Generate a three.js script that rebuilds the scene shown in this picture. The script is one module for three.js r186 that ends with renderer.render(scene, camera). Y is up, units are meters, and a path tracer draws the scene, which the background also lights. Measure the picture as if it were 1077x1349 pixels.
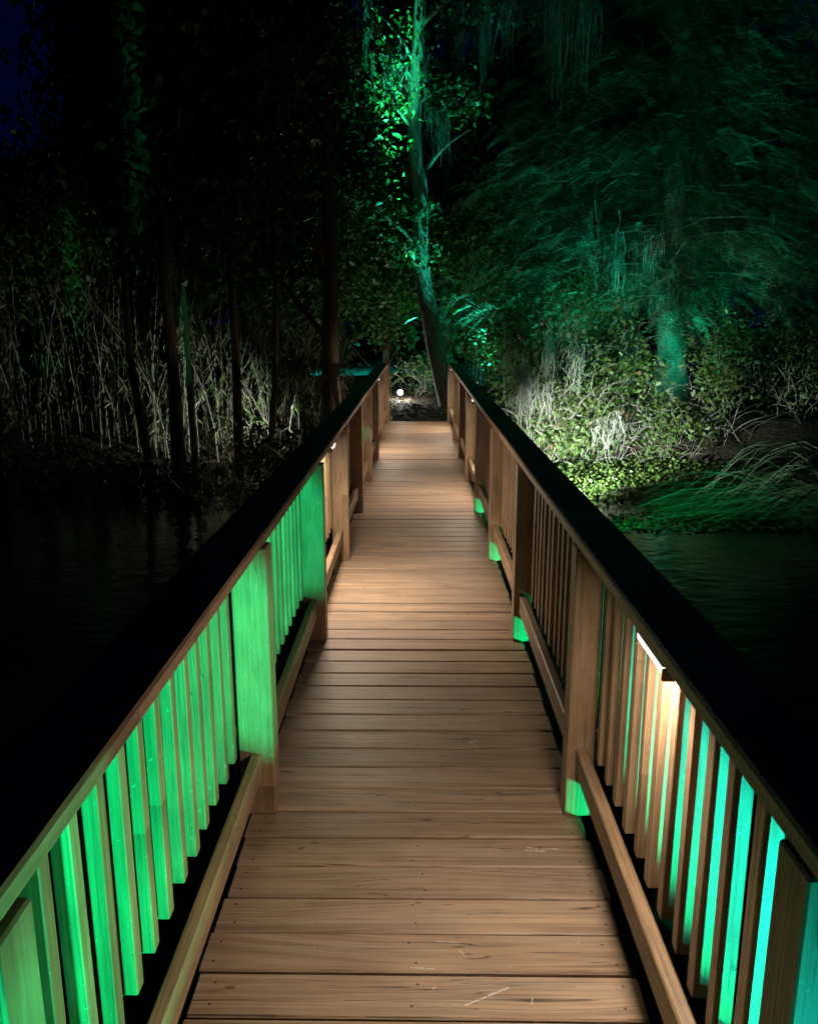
import * as THREE from 'three';
import { RectAreaLightUniformsLib } from 'three/addons/lights/RectAreaLightUniformsLib.js';

// ---------------------------------------------------------------- camera, sky, exposure
const scene = new THREE.Scene();
const camera = new THREE.PerspectiveCamera(63.96, 817 / 1024, 0.05, 800);
camera.rotation.order = 'YXZ';
camera.position.set(0, 1.65, 0);
camera.rotation.set(-13.0 * Math.PI / 180, 0.0106, 0);
scene.add(camera);
const renderer = new THREE.WebGLRenderer({ antialias: true });
renderer.toneMapping = THREE.LinearToneMapping;
renderer.toneMappingExposure = 1.0;
renderer.shadowMap.enabled = true;
RectAreaLightUniformsLib.init();

// last light of a clear evening: deep blue, a little paler low down
{
  const W = 64, H = 64, a = new Float32Array(W * H * 4);
  for (let j = 0; j < H; j++) {
    const el = (j + 0.5) / H * Math.PI - Math.PI / 2;           // row 0 is the nadir
    const k = Math.exp(-Math.max(0, el) * 2.2);
    for (let i = 0; i < W; i++) {
      const o = (j * W + i) * 4;
      a[o] = 0.0004 + 0.0026 * k; a[o + 1] = 0.0008 + 0.0062 * k; a[o + 2] = 0.006 + 0.075 * k; a[o + 3] = 1;
    }
  }
  const t = new THREE.DataTexture(a, W, H, THREE.RGBAFormat, THREE.FloatType);
  t.mapping = THREE.EquirectangularReflectionMapping; t.magFilter = THREE.LinearFilter; t.needsUpdate = true;
  scene.background = t; scene.environment = t; scene.environmentIntensity = 0.25; scene.backgroundIntensity = 1;
}
const moon = new THREE.DirectionalLight(new THREE.Color().setRGB(0.6, 0.75, 1), 0.004);
moon.position.set(-14, 22, -10); moon.castShadow = true; moon.shadow.radius = 2; moon.name = 'moonlight';
Object.assign(moon.shadow.camera, { left: -25, right: 25, top: 25, bottom: -25, far: 80 });
scene.add(moon);

// ---------------------------------------------------------------- helpers
function rngOf(seed) { let a = seed >>> 0; return () => { a = (a + 0x6D2B79F5) | 0; let t = Math.imul(a ^ (a >>> 15), 1 | a); t = (t + Math.imul(t ^ (t >>> 7), 61 | t)) ^ t; return ((t ^ (t >>> 14)) >>> 0) / 4294967296; }; }
function hash2(x, y, s) { let h = Math.imul(x, 374761393) ^ Math.imul(y, 668265263) ^ Math.imul(s, 1442695041); h = Math.imul(h ^ (h >>> 13), 1274126177); h ^= h >>> 16; return (h >>> 0) / 4294967296; }
function vn(x, y, s) {
  const xi = Math.floor(x), yi = Math.floor(y); let fx = x - xi, fy = y - yi; fx = fx * fx * (3 - 2 * fx); fy = fy * fy * (3 - 2 * fy);
  const a = hash2(xi, yi, s), b = hash2(xi + 1, yi, s), c = hash2(xi, yi + 1, s), d = hash2(xi + 1, yi + 1, s);
  return a + (b - a) * fx + (c - a) * fy + (a - b - c + d) * fx * fy;
}
function fbm(x, y, s, o = 3) { let v = 0, w = 0.5, n = 0; for (let i = 0; i < o; i++) { v += w * vn(x, y, s + i * 17); n += w; w *= 0.5; x *= 2.03; y *= 2.03; } return v / n; }
const clamp = (x, a = 0, b = 1) => Math.min(b, Math.max(a, x));
const sstep = (a, b, x) => { const t = clamp((x - a) / (b - a)); return t * t * (3 - 2 * t); };
const lin = (r, g, b) => new THREE.Color().setRGB(r, g, b);
const V = (x, y, z) => new THREE.Vector3(x, y, z);
const P = (x, y, d) => new THREE.Vector3(x, y, -d);                 // d = metres ahead along the boardwalk
const toS = (c) => Math.round(255 * clamp(c <= 0.0031308 ? 12.92 * c : 1.055 * Math.pow(c, 1 / 2.4) - 0.055));
function tex(data, w, h, srgb, wrap = true) {
  const t = new THREE.DataTexture(data, w, h, THREE.RGBAFormat, THREE.UnsignedByteType);
  if (srgb) t.colorSpace = THREE.SRGBColorSpace;
  if (wrap) t.wrapS = t.wrapT = THREE.RepeatWrapping;
  t.magFilter = THREE.LinearFilter; t.minFilter = THREE.LinearMipmapLinearFilter; t.generateMipmaps = true; t.needsUpdate = true; return t;
}
const taken = new Map();
function numbered(n) { const k = taken.get(n) || 0; taken.set(n, k + 1); return k ? n + '_' + String(k).padStart(3, '0') : n; }
function tag(o, label, category, group, kind) { if (label) o.userData.label = label; if (category) o.userData.category = category; if (group) o.userData.group = group; if (kind) o.userData.kind = kind; return o; }
function thing(name, p, label, category, group) { const g = new THREE.Group(); g.name = numbered(name); g.position.copy(p); scene.add(g); return tag(g, label, category, group); }
function mesh(name, geo, mat, parent, p, kind) {
  const m = new THREE.Mesh(geo, mat); m.name = parent === scene ? numbered(name) : name; m.castShadow = m.receiveShadow = true;
  if (p) m.position.copy(p); if (kind) m.userData.kind = kind; parent.add(m); return m;
}

// box with cut edges; uv in metres / scale, running with the grain along axis g
function board(sx, sy, sz, c, g, uv) {
  const H = [sx / 2, sy / 2, sz / 2], pos = [], nor = [], uvs = [];
  const emit = (pts) => {
    const [a, b, d] = pts.map((q) => V(...q)); const n = b.clone().sub(a).cross(d.clone().sub(a)).normalize();
    const mid = pts.reduce((s, q) => s.add(V(...q)), V(0, 0, 0));
    if (n.dot(mid) < 0) { pts = pts.slice().reverse(); n.negate(); }
    const an = [Math.abs(n.x), Math.abs(n.y), Math.abs(n.z)]; let dom = an.indexOf(Math.max(...an));
    let vAx = [0, 1, 2].find((k) => k !== g && k !== dom); if (dom === g) vAx = (g + 1) % 3;
    const uAx = dom === g ? (g + 2) % 3 : g;
    const tri = pts.length === 4 ? [0, 1, 2, 0, 2, 3] : [0, 1, 2];
    for (const k of tri) { pos.push(...pts[k]); nor.push(n.x, n.y, n.z); uvs.push(...uv(pts[k][uAx], pts[k][vAx], dom === g, dom)); }
  };
  const pt = (a, sa, o) => { const q = [0, 0, 0]; q[a] = sa * H[a]; for (const [k, s] of o) q[k] = s * (H[k] - c); return q; };
  for (let a = 0; a < 3; a++) for (const s of [-1, 1]) { const [b, d] = [(a + 1) % 3, (a + 2) % 3]; emit([[-1, -1], [1, -1], [1, 1], [-1, 1]].map(([u, v]) => pt(a, s, [[b, u], [d, v]]))); }
  for (let a = 0; a < 3; a++) for (const sa of [-1, 1]) { const b = (a + 1) % 3, d = (a + 2) % 3; for (const sb of [-1, 1]) emit([pt(a, sa, [[b, sb], [d, -1]]), pt(a, sa, [[b, sb], [d, 1]]), pt(b, sb, [[a, sa], [d, 1]]), pt(b, sb, [[a, sa], [d, -1]])]); }
  for (const x of [-1, 1]) for (const y of [-1, 1]) for (const z of [-1, 1]) emit([pt(0, x, [[1, y], [2, z]]), pt(1, y, [[0, x], [2, z]]), pt(2, z, [[0, x], [1, y]])]);
  const G = new THREE.BufferGeometry();
  G.setAttribute('position', new THREE.Float32BufferAttribute(pos, 3)); G.setAttribute('normal', new THREE.Float32BufferAttribute(nor, 3)); G.setAttribute('uv', new THREE.Float32BufferAttribute(uvs, 2));
  return G;
}

// collects leaves, blades and branches into one geometry with vertex colours
class Growth {
  constructor(o = V(0, 0, 0)) { this.o = o; this.p = []; this.n = []; this.c = []; this.u = []; this.i = []; }
  vert(q, n, c, u = 0, v = 0) { this.p.push(q.x - this.o.x, q.y - this.o.y, q.z - this.o.z); this.n.push(n.x, n.y, n.z); this.c.push(c[0], c[1], c[2]); this.u.push(u, v); return this.p.length / 3 - 1; }
  leaf(q, dir, side, len, wid, c) {
    const n = side.clone().cross(dir).normalize(), up = n.clone().multiplyScalar(wid * 0.22);
    const m = q.clone().addScaledVector(dir, len * 0.42), tip = q.clone().addScaledVector(dir, len).addScaledVector(n, -len * 0.12);
    const l = m.clone().addScaledVector(side, -wid / 2).add(up), r = m.clone().addScaledVector(side, wid / 2).add(up);
    const nl = n.clone().addScaledVector(side, 0.35).normalize(), nr = n.clone().addScaledVector(side, -0.35).normalize();
    const a = this.vert(q, n, c), b = this.vert(l, nl, c), d = this.vert(tip, n, c), e = this.vert(r, nr, c);
    this.i.push(a, d, b, a, e, d);
  }
  sliver(a, b, w, side, c) { const n = side.clone().cross(b.clone().sub(a)).normalize(); const s = side.clone().multiplyScalar(w / 2); const i = this.vert(a.clone().sub(s), n, c), j = this.vert(a.clone().add(s), n, c), k = this.vert(b, n, c); this.i.push(i, j, k); }
  ribbon(pts, ws, side, c) {
    let prev = null;
    for (let k = 0; k < pts.length; k++) {
      const t = (pts[Math.min(k + 1, pts.length - 1)].clone().sub(pts[Math.max(k - 1, 0)])).normalize(), s = side.clone().addScaledVector(t, -side.dot(t)).normalize(), n = s.clone().cross(t).normalize();
      const a = this.vert(pts[k].clone().addScaledVector(s, -ws[k] / 2), n, c), b = this.vert(pts[k].clone().addScaledVector(s, ws[k] / 2), n, c);
      if (prev) this.i.push(prev[0], prev[1], a, prev[1], b, a); prev = [a, b];
    }
  }
  tube(pts, rs, sides, c, wob = 0, seed = 1) {
    let prev = null, len = 0;
    for (let k = 0; k < pts.length; k++) {
      if (k) len += pts[k].distanceTo(pts[k - 1]);
      const t = pts[Math.min(k + 1, pts.length - 1)].clone().sub(pts[Math.max(k - 1, 0)]).normalize();
      const ref = Math.abs(t.y) > 0.8 ? V(1, 0, 0) : V(0, 1, 0), s = t.clone().cross(ref).normalize(), n = s.clone().cross(t).normalize(), row = [];
      for (let j = 0; j <= sides; j++) {
        const a = j / sides * Math.PI * 2, dir = s.clone().multiplyScalar(Math.cos(a)).addScaledVector(n, Math.sin(a));
        const jj = j % sides, r = rs[k] * (1 + wob * (vn(jj * 1.7, len * 2.2, seed) - 0.5) * 2);
        row.push(this.vert(pts[k].clone().addScaledVector(dir, r), dir, c, a / 6.283 * Math.max(0.3, 6.283 * rs[0]), len));
      }
      if (prev) for (let j = 0; j < sides; j++) this.i.push(prev[j], row[j], prev[j + 1], prev[j + 1], row[j], row[j + 1]);
      prev = row;
    }
  }
  geo() {
    const G = new THREE.BufferGeometry();
    G.setAttribute('position', new THREE.Float32BufferAttribute(this.p, 3)); G.setAttribute('normal', new THREE.Float32BufferAttribute(this.n, 3));
    G.setAttribute('color', new THREE.Float32BufferAttribute(this.c, 3)); G.setAttribute('uv', new THREE.Float32BufferAttribute(this.u, 2)); G.setIndex(this.i); return G;
  }
}
const gauss = (R) => Math.sqrt(-2 * Math.log(1 - R() + 1e-9)) * Math.cos(6.28318 * R());
const rdir = (R) => { const z = R() * 2 - 1, a = R() * 6.28318, s = Math.sqrt(1 - z * z); return V(s * Math.cos(a), z, s * Math.sin(a)); };
const vary = (c, R, k = 0.35) => { const f = 1 + (R() - 0.5) * 2 * k; return [c[0] * f * (1 + (R() - 0.5) * 0.3), c[1] * f, c[2] * f * (1 + (R() - 0.5) * 0.3)]; };
function curvePts(list, n) { return new THREE.CatmullRomCurve3(list).getPoints(n); }

// ---------------------------------------------------------------- surfaces
const DECK_ROWS = 14, DECK_L = 1.16, DECK_W = 0.146;
function deckTextures() {
  const W = 2048, H = 2044, col = new Uint8Array(W * H * 4), bmp = new Uint8Array(W * H * 4), RH = H / DECK_ROWS;
  const R = rngOf(77), knots = [];
  for (let r = 0; r < DECK_ROWS; r++) { const k = []; const n = Math.floor(R() * 2.6); for (let i = 0; i < n; i++) k.push([0.06 + R() * 1.04, 0.02 + R() * 0.105, 0.005 + R() * 0.006]); knots.push(k); }
  // pale scuffs on four boards (row: [u0, v0, u1, v1, half width])
  const scuffs = { 0: [[0.70, 0.045, 0.81, 0.100, 0.0021], [0.865, 0.05, 0.868, 0.068, 0.001], [0.62, 0.095, 0.626, 0.1, 0.002]], 1: [[0.715, 0.06, 0.70, 0.078, 0.0011], [0.64, 0.112, 0.70, 0.108, 0.0008], [0.57, 0.018, 0.63, 0.014, 0.0009]], 2: [[0.93, 0.085, 0.99, 0.08, 0.002], [0.94, 0.1, 0.965, 0.088, 0.0018], [0.985, 0.09, 1.03, 0.092, 0.0018]], 3: [[0.8, 0.05, 0.83, 0.06, 0.0022], [0.3, 0.09, 0.33, 0.092, 0.0013]] };
  for (let y = 0; y < H; y++) {
    const r = Math.min(DECK_ROWS - 1, Math.floor(y / RH)), v0 = (y - r * RH) / RH * DECK_W, s = 100 + r * 31, tone = 0.78 + 0.38 * hash2(r, 3, 9), freq = 55 + 60 * hash2(r, 5, 2), slope = (hash2(r, 8, 4) - 0.5) * 0.05;
    for (let x = 0; x < W; x++) {
      const u = x / W * DECK_L; let v = v0, kn = 0;
      for (const [ku, kv, kr] of knots[r]) { const du = (u - ku) / 2.2, dv = v0 - kv, q = Math.hypot(du, dv); if (q < 0.05) { v += (dv >= 0 ? 1 : -1) * kr * 0.9 * Math.exp(-q * q / (kr * kr * 5)); kn = Math.max(kn, 1 - sstep(kr * 0.55, kr * 1.0, q)); } }
      const w = fbm(u * 1.6, v * 9, s, 2);
      const rv = (v + u * slope + w * 0.07) * freq, ring = clamp(1.5 * (0.65 * vn(u * 0.9, rv * 2.1, s + 3) + 0.35 * vn(u * 2.5, rv * 5.3, s + 4)) - 0.25);
      const fib = vn(u * 16, v * 760, s + 7) * 0.6 + vn(u * 38, v * 1300, s + 8) * 0.4, fib2 = vn(u * 5, v * 190, s + 9);
      const bl = fbm(u * 5, v * 14, s + 12, 3), wear = sstep(0.52, 0.72, fbm(u * 3.2 + 9, v * 26, s + 20, 3));
      let t = 0.02 + 0.46 * ring + 0.3 * fib + 0.26 * fib2 + 0.5 * (bl - 0.3);
      const cr = Math.abs(vn(u * 2.1, v * 120, s + 30) - 0.5), crack = (cr < 0.026 && vn(u * 3.5, v * 22, s + 33) > 0.42) ? 1 - cr / 0.026 : 0;
      t = clamp(t) * tone;
      let c = [0.115 + 0.34 * t, 0.068 + 0.232 * t, 0.042 + 0.152 * t];
      const gy = [0.22 + 0.16 * t, 0.165 + 0.125 * t, 0.12 + 0.09 * t]; for (let k = 0; k < 3; k++) c[k] += (gy[k] - c[k]) * wear * 0.45;
      let hgt = 0.45 + 0.22 * ring + 0.28 * fib;
      if (kn) { const q = kn * (0.75 + 0.25 * fib); c = [c[0] * (1 - q * 0.55), c[1] * (1 - q * 0.62), c[2] * (1 - q * 0.65)]; hgt += 0.1 * kn; }
      if (crack) { for (let k = 0; k < 3; k++) c[k] *= 1 - 0.82 * crack; hgt -= 0.42 * crack; }
      for (const nu of [0.06, 0.575, 1.1]) for (const nv of [0.034, 0.108]) { const q = Math.hypot(u - nu - (hash2(r, nu * 100 | 0, nv * 1000 | 0) - 0.5) * 0.03, v0 - nv - (hash2(r, 7, nv * 900 | 0) - 0.5) * 0.014); if (q < 0.0042) { const k2 = 1 - sstep(0.0026, 0.0042, q); for (let k = 0; k < 3; k++) c[k] *= 1 - 0.85 * k2; hgt -= 0.35 * k2; } }
      const speck = vn(u * 210, v0 * 210, s + 40); if (speck > 0.955) for (let k = 0; k < 3; k++) c[k] += (0.42 - c[k]) * 0.5; else if (speck < 0.03) for (let k = 0; k < 3; k++) c[k] *= 0.5;
      if (scuffs[r]) for (const [a, b, c2, d2, hw] of scuffs[r]) { const L = Math.hypot(c2 - a, d2 - b), q = clamp(((u - a) * (c2 - a) + (v0 - b) * (d2 - b)) / (L * L)), e = Math.hypot(u - a - q * (c2 - a), v0 - b - q * (d2 - b)); const k2 = (1 - sstep(hw * 0.8, hw * 1.9, e)) * sstep(0.15, 0.5, vn(u * 260, v0 * 420, 5)); if (k2) { c[0] += (0.62 - c[0]) * k2; c[1] += (0.57 - c[1]) * k2; c[2] += (0.5 - c[2]) * k2; } }
      const o = (y * W + x) * 4; for (let k = 0; k < 3; k++) { col[o + k] = toS(c[k]); bmp[o + k] = Math.round(255 * clamp(hgt)); } col[o + 3] = bmp[o + 3] = 255;
    }
  }
  return [tex(col, W, H, true), tex(bmp, W, H, false)];
}
function railTextures() {                                              // 1.2 m x 1.2 m of stained pine, grain along u
  const W = 1024, H = 1024, col = new Uint8Array(W * H * 4), bmp = new Uint8Array(W * H * 4), S = 1.2;
  for (let y = 0; y < H; y++) for (let x = 0; x < W; x++) {
    const u = x / W * S, v = y / H * S, w = fbm(u * 1.3, v * 7, 5, 2);
    const ring = clamp(1.5 * vn(u * 1.1, (v + w * 0.05) * 150, 6) - 0.25), fib = vn(u * 18, v * 620, 7), fib2 = vn(u * 6, v * 170, 8), bl = fbm(u * 5, v * 9, 9, 3);
    let t = clamp(0.0 + 0.22 * ring + 0.34 * fib + 0.34 * fib2 + 0.95 * (bl - 0.32)), h = 0.4 + 0.25 * ring + 0.3 * fib;
    const cr = Math.abs(vn(u * 2, v * 95, 10) - 0.5), crack = (cr < 0.016 && vn(u * 3, v * 20, 11) > 0.6) ? 1 - cr / 0.016 : 0, blot = sstep(0.6, 0.75, fbm(u * 12, v * 22, 14, 3));
    let c = [0.11 + 0.26 * t, 0.064 + 0.17 * t, 0.034 + 0.1 * t];
    for (let k = 0; k < 3; k++) { c[k] *= (1 - 0.65 * crack) * (1 - 0.12 * blot); } h -= 0.35 * crack;
    const sp = vn(u * 160, v * 160, 12); if (sp > 0.94) for (let k = 0; k < 3; k++) c[k] += (0.45 - c[k]) * 0.45; else if (sp < 0.035) for (let k = 0; k < 3; k++) c[k] *= 0.45;
    const o = (y * W + x) * 4; for (let k = 0; k < 3; k++) { col[o + k] = toS(c[k]); bmp[o + k] = Math.round(255 * clamp(h)); } col[o + 3] = bmp[o + 3] = 255;
  }
  return [tex(col, W, H, true), tex(bmp, W, H, false)];
}
function noiseTex(N, fn) { const a = new Uint8Array(N * N * 4); for (let y = 0; y < N; y++) for (let x = 0; x < N; x++) { const c = fn(x / N, y / N), o = (y * N + x) * 4; a[o] = c[0]; a[o + 1] = c[1]; a[o + 2] = c[2]; a[o + 3] = 255; } return a; }

const [deckCol, deckBmp] = deckTextures(), [railCol, railBmp] = railTextures();
const deckMats = [1, 0.9, 1.08].map((k) => new THREE.MeshStandardMaterial({ map: deckCol, bumpMap: deckBmp, bumpScale: 0.003, roughness: 0.56, color: lin(Math.min(1, k), Math.min(1, k * 0.985), Math.min(1, k * 0.96)) }));
const railMats = [[1, 1, 1], [0.9, 0.88, 0.86], [0.97, 1, 1.0]].map((k) => new THREE.MeshStandardMaterial({ map: railCol, bumpMap: railBmp, bumpScale: 0.0016, roughness: 0.52, color: lin(...k) }));
const barkTex = tex(noiseTex(512, (u, v) => { const f = fbm(u * 26, v * 5, 3, 4), g = fbm(u * 60, v * 16, 8, 2), k = Math.round(255 * clamp(0.25 + 0.9 * (f * 0.7 + g * 0.5 - 0.3))); return [k, k, k]; }), 512, 512, false);
const barkCol = tex(noiseTex(512, (u, v) => { const f = fbm(u * 26, v * 5, 3, 4), l = sstep(0.55, 0.7, fbm(u * 9, v * 7, 21, 4)); const t = clamp(0.35 + 0.9 * (f - 0.3)); return [toS(0.3 + 0.5 * t + 0.12 * l), toS(0.28 + 0.48 * t + 0.16 * l), toS(0.25 + 0.42 * t + 0.12 * l)]; }), 512, 512, true);
const barkMat = (r, g, b) => new THREE.MeshStandardMaterial({ map: barkCol, bumpMap: barkTex, bumpScale: 0.02, roughness: 0.9, color: lin(r, g, b), vertexColors: true });
const greyBark = barkMat(0.5, 0.47, 0.42), brownBark = barkMat(0.26, 0.2, 0.15);
const leafMat = new THREE.MeshStandardMaterial({ vertexColors: true, roughness: 0.45, side: THREE.DoubleSide });
const dullMat = new THREE.MeshStandardMaterial({ vertexColors: true, roughness: 0.85, side: THREE.DoubleSide });
const thinLeaf = new THREE.MeshPhysicalMaterial({ vertexColors: true, roughness: 0.5, side: THREE.DoubleSide, transmission: 0.25, thickness: 0 });

// ---------------------------------------------------------------- ground and water
const bankLine = (x, d) => d - 1.35 * sstep(1, 2.2, Math.abs(x)) + 0.16 * Math.max(0, Math.abs(x) - 3) + 1.3 * (fbm(x * 0.45 + 20, d * 0.45 + 40, 51, 3) - 0.5);
function groundY(x, d) { const s = sstep(9.8, 14.3, bankLine(x, d)); return -1.15 + s * 1.1 + 0.045 * clamp(d - 17, 0, 14) + (s > 0.1 ? 0.16 * (fbm(x * 0.9 + 7, d * 0.9 + 7, 52, 3) - 0.5) * sstep(0.7, 2.2, Math.abs(x)) : 0); }
{
  const N = 150, pos = [], uv = [], idx = [];
  const map = (t, c, a, b) => c + a * t + b * t * t * t * t * t;
  for (let j = 0; j <= N; j++) for (let i = 0; i <= N; i++) { const x = map(i / N * 2 - 1, 0, 14, 220), d = map(j / N * 2 - 1, 10, 16, 260); pos.push(x, groundY(x, d), -d); uv.push(x / 2.5, d / 2.5); }
  for (let j = 0; j < N; j++) for (let i = 0; i < N; i++) { const a = j * (N + 1) + i; idx.push(a, a + 1, a + N + 1, a + 1, a + N + 2, a + N + 1); }
  const G = new THREE.BufferGeometry(); G.setAttribute('position', new THREE.Float32BufferAttribute(pos, 3)); G.setAttribute('uv', new THREE.Float32BufferAttribute(uv, 2)); G.setIndex(idx); G.computeVertexNormals();
  const soil = tex(noiseTex(512, (u, v) => { const a = fbm(u * 40, v * 40, 61, 3), b = fbm(u * 9, v * 9, 62, 3), t = clamp(a * 0.9 + b * 0.5 - 0.3); return [toS(0.018 + 0.07 * t), toS(0.014 + 0.052 * t), toS(0.01 + 0.03 * t)]; }), 512, 512, true);
  const sb = tex(noiseTex(512, (u, v) => { const k = Math.round(255 * fbm(u * 50, v * 50, 63, 3)); return [k, k, k]; }), 512, 512, false);
  mesh('ground', G, new THREE.MeshStandardMaterial({ map: soil, bumpMap: sb, bumpScale: 0.03, roughness: 0.95 }), scene, null, 'structure');
  const wb = tex(noiseTex(512, (u, v) => { const k = Math.round(255 * fbm(u * 22, v * 34, 71, 3)); return [k, k, k]; }), 512, 512, false);
  wb.repeat.set(160, 160);
  const wg = new THREE.PlaneGeometry(480, 480); wg.rotateX(-Math.PI / 2);
  mesh('pond_water', wg, new THREE.MeshStandardMaterial({ color: lin(0.006, 0.008, 0.007), roughness: 0.09, bumpMap: wb, bumpScale: 0.006 }), scene, V(0, -0.6, -10), 'structure');
}

{
  const R = rngOf(81), sh = new THREE.Shape(); for (let k = 0; k <= 40; k++) { const a = k / 40 * 6.2832, r = 1 + 0.16 * (vn(3 + Math.cos(a) * 2, 3 + Math.sin(a) * 2, 5) - 0.5); k ? sh.lineTo(Math.cos(a) * 1.9 * r, Math.sin(a) * 1.9 * r) : sh.moveTo(1.9 * r, 0); }
  const G = new THREE.ShapeGeometry(sh); G.rotateX(-Math.PI / 2);
  const t = tex(noiseTex(512, (u, v) => { const n = fbm(u * 7, v * 26, 91, 4), k = sstep(0.4, 0.62, n), f = 0.6 + 0.4 * fbm(u * 90, v * 90, 92, 2); return [toS(0.02 + 0.1 * k * f), toS(0.03 + 0.2 * k * f), toS(0.03 + 0.15 * k * f)]; }), 512, 512, true); t.repeat.set(0.3, 0.3);
  mesh('algae_pool', G, new THREE.MeshStandardMaterial({ map: t, roughness: 0.35 }), scene, P(-2.3, 0.37, 22), 'structure');
}

// ---------------------------------------------------------------- boardwalk deck
{
  const deck = new THREE.Group(); deck.name = 'boardwalk_deck'; deck.userData.kind = 'structure'; scene.add(deck);
  const geos = [];
  for (let r = 0; r < DECK_ROWS; r++) for (const fl of [1, -1]) geos.push(board(1.134, 0.038, 0.1368, 0.005, 0, (u, v, end, dom) => end ? [0.3 + u, (r + 0.5) / DECK_ROWS + v] : [0.5 + fl * u / DECK_L, (r + 0.5 - (dom === 1 ? v : v) / DECK_W) / DECK_ROWS]));
  const R = rngOf(5), pitch = 0.1443; let last = -1;
  const forced = new Map([[1.745, 0], [1.89, 1], [2.3, 2], [3.08, 3]]);
  for (let k = 0; k < 109; k++) {
    const d = -1.58 + k * pitch; let v; do v = 8 + Math.floor(R() * (geos.length - 8)); while (v >> 1 === last); last = v >> 1;
    for (const [fd, row] of forced) if (Math.abs(d - fd) < pitch / 2) v = row * 2;
    const m = mesh('plank', geos[v], deckMats[Math.floor(R() * 3)], deck, P((R() - 0.5) * 0.012, -0.019 + (R() - 0.5) * 0.005, d + (R() - 0.5) * 0.005));
    m.rotation.set((R() - 0.5) * 0.016, (R() - 0.5) * 0.005, (R() - 0.5) * 0.004);
  }
  const sg = board(0.045, 0.2, 15.75, 0.004, 2, (u, v) => [u / 1.2, v / 1.2]);
  for (const x of [-0.5, 0, 0.5]) mesh('stringer', sg, railMats[1], deck, P(x, -0.145, 6.2));
  const pg = new THREE.CylinderGeometry(0.085, 0.095, 1.3, 14);
  for (const d of [-0.5, 2.6, 5.65, 8.65, 11.8]) for (const x of [-0.36, 0.36]) mesh('pile', pg, railMats[1], deck, P(x, -0.89, d));
}

// ---------------------------------------------------------------- railings
const POSTS = [0.93, 2.51, 4.09, 5.6, 7.1, 8.6, 10.1, 11.75, 13.9];
function railing(side, posts, dim, label) {
  const R = rngOf(side > 0 ? 11 : 12), base = P(side * 0.58, 0, 7), g = thing('wooden_railing', base, label, 'railing');
  const place = (name, geo, x, y, d, mat) => mesh(name, geo, mat || railMats[Math.floor(R() * 3)], g, P(x * side, y, d).sub(base));
  const rnd = () => [R() * 1.2, R() * 1.2];
  const bar = (sx, sy, sz, c, ax) => { const [a, b] = rnd(); return board(sx, sy, sz, c, ax, (u, v) => [(u + a) / 1.2, (v + b) / 1.2]); };
  const capBot = 0.95, pd = 0.09;
  const balGeo = []; for (let k = 0; k < 8; k++) balGeo.push(bar(0.038, capBot - 0.004 - dim.balBot, 0.038, 0.0025, 1));
  const postGeo = []; for (let k = 0; k < 3; k++) postGeo.push(bar(dim.post1 - dim.post0, capBot - 0.002, pd, 0.004, 1));
  posts.forEach((d, i) => {
    place('post', postGeo[i % 3], (dim.post0 + dim.post1) / 2, capBot / 2, d + pd / 2).rotation.y = (R() - 0.5) * 0.03;
    if (i === posts.length - 1) return;
    const a = d + pd, b = posts[i + 1], len = b - a;
    const n = Math.round(len / 0.1185) - 1;
    for (let k = 1; k <= n; k++) { const m = place('baluster', balGeo[Math.floor(R() * 8)], dim.bal + (R() - 0.5) * 0.004, (capBot + dim.balBot) / 2 + (R() - 0.5) * 0.008, a + len * k / (n + 1) + (R() - 0.5) * 0.009); m.rotation.set((R() - 0.5) * 0.012, (R() - 0.5) * 0.09, (R() - 0.5) * 0.006); }
    const kr = place('kick_rail', bar(0.037, 0.092, len - 0.006, 0.005, 2), dim.kick, dim.kickBot + 0.046, a + len / 2); kr.rotation.x = (R() - 0.5) * 0.006; kr.rotation.z = (R() - 0.5) * 0.06;
  });
  for (const [y, hh] of [[0.9, 0.09], [dim.balBot - 0.006, 0.04]]) for (let i = 0; i + 1 < posts.length; i += 2) {
    const a = posts[i], b = posts[Math.min(i + 2, posts.length - 1)] + (i + 2 >= posts.length - 1 ? pd : 0); place('nailing_rail', bar(0.034, hh, b - a - 0.004, 0.003, 2), dim.bal + 0.040, y, (a + b) / 2);
  }
  for (let i = 0; i + 1 < posts.length; i += 2) {
    const a = i ? posts[i] + 0.045 : posts[i] - (side > 0 ? 4.1 : 0.1), b = i + 2 < posts.length ? posts[i + 2] + 0.045 : posts[posts.length - 1] + pd + 0.06;
    const m = place('handrail_cap', bar(dim.cap1 - dim.cap0, 0.038, b - a - 0.003, 0.006, 2), (dim.cap0 + dim.cap1) / 2, capBot + 0.019 + (R() - 0.5) * 0.002, (a + b) / 2); m.rotation.y = (R() - 0.5) * 0.002;
  }
  if (side > 0) {                                                    // the bay at the start is boarded, open below
    for (const d of [-2.95, 0.6]) place('post', postGeo[1], (dim.post0 + dim.post1) / 2, capBot / 2, d);
    for (let k = 0; k < 4; k++) place('infill_board', bar(0.022, 0.158, 3.65, 0.003, 2), dim.bal + 0.02, 0.330 + k * 0.161, -1.13);
  }
  return g;
}
railing(1, POSTS, { post0: 0.505, post1: 0.6, bal: 0.599, balBot: 0.263, kick: 0.552, kickBot: 0.17, cap0: 0.512, cap1: 0.667 }, 'timber railing with brown posts whose feet catch green light, beside the leafy shrubs');
railing(-1, [-0.7, 0.8, ...POSTS.slice(1)], { post0: 0.482, post1: 0.6, bal: 0.605, balBot: 0.265, kick: 0.543, kickBot: 0.14, cap0: 0.494, cap1: 0.66 }, 'timber railing with posts and balusters flooded bright green, beside the dark reeds');

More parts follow.
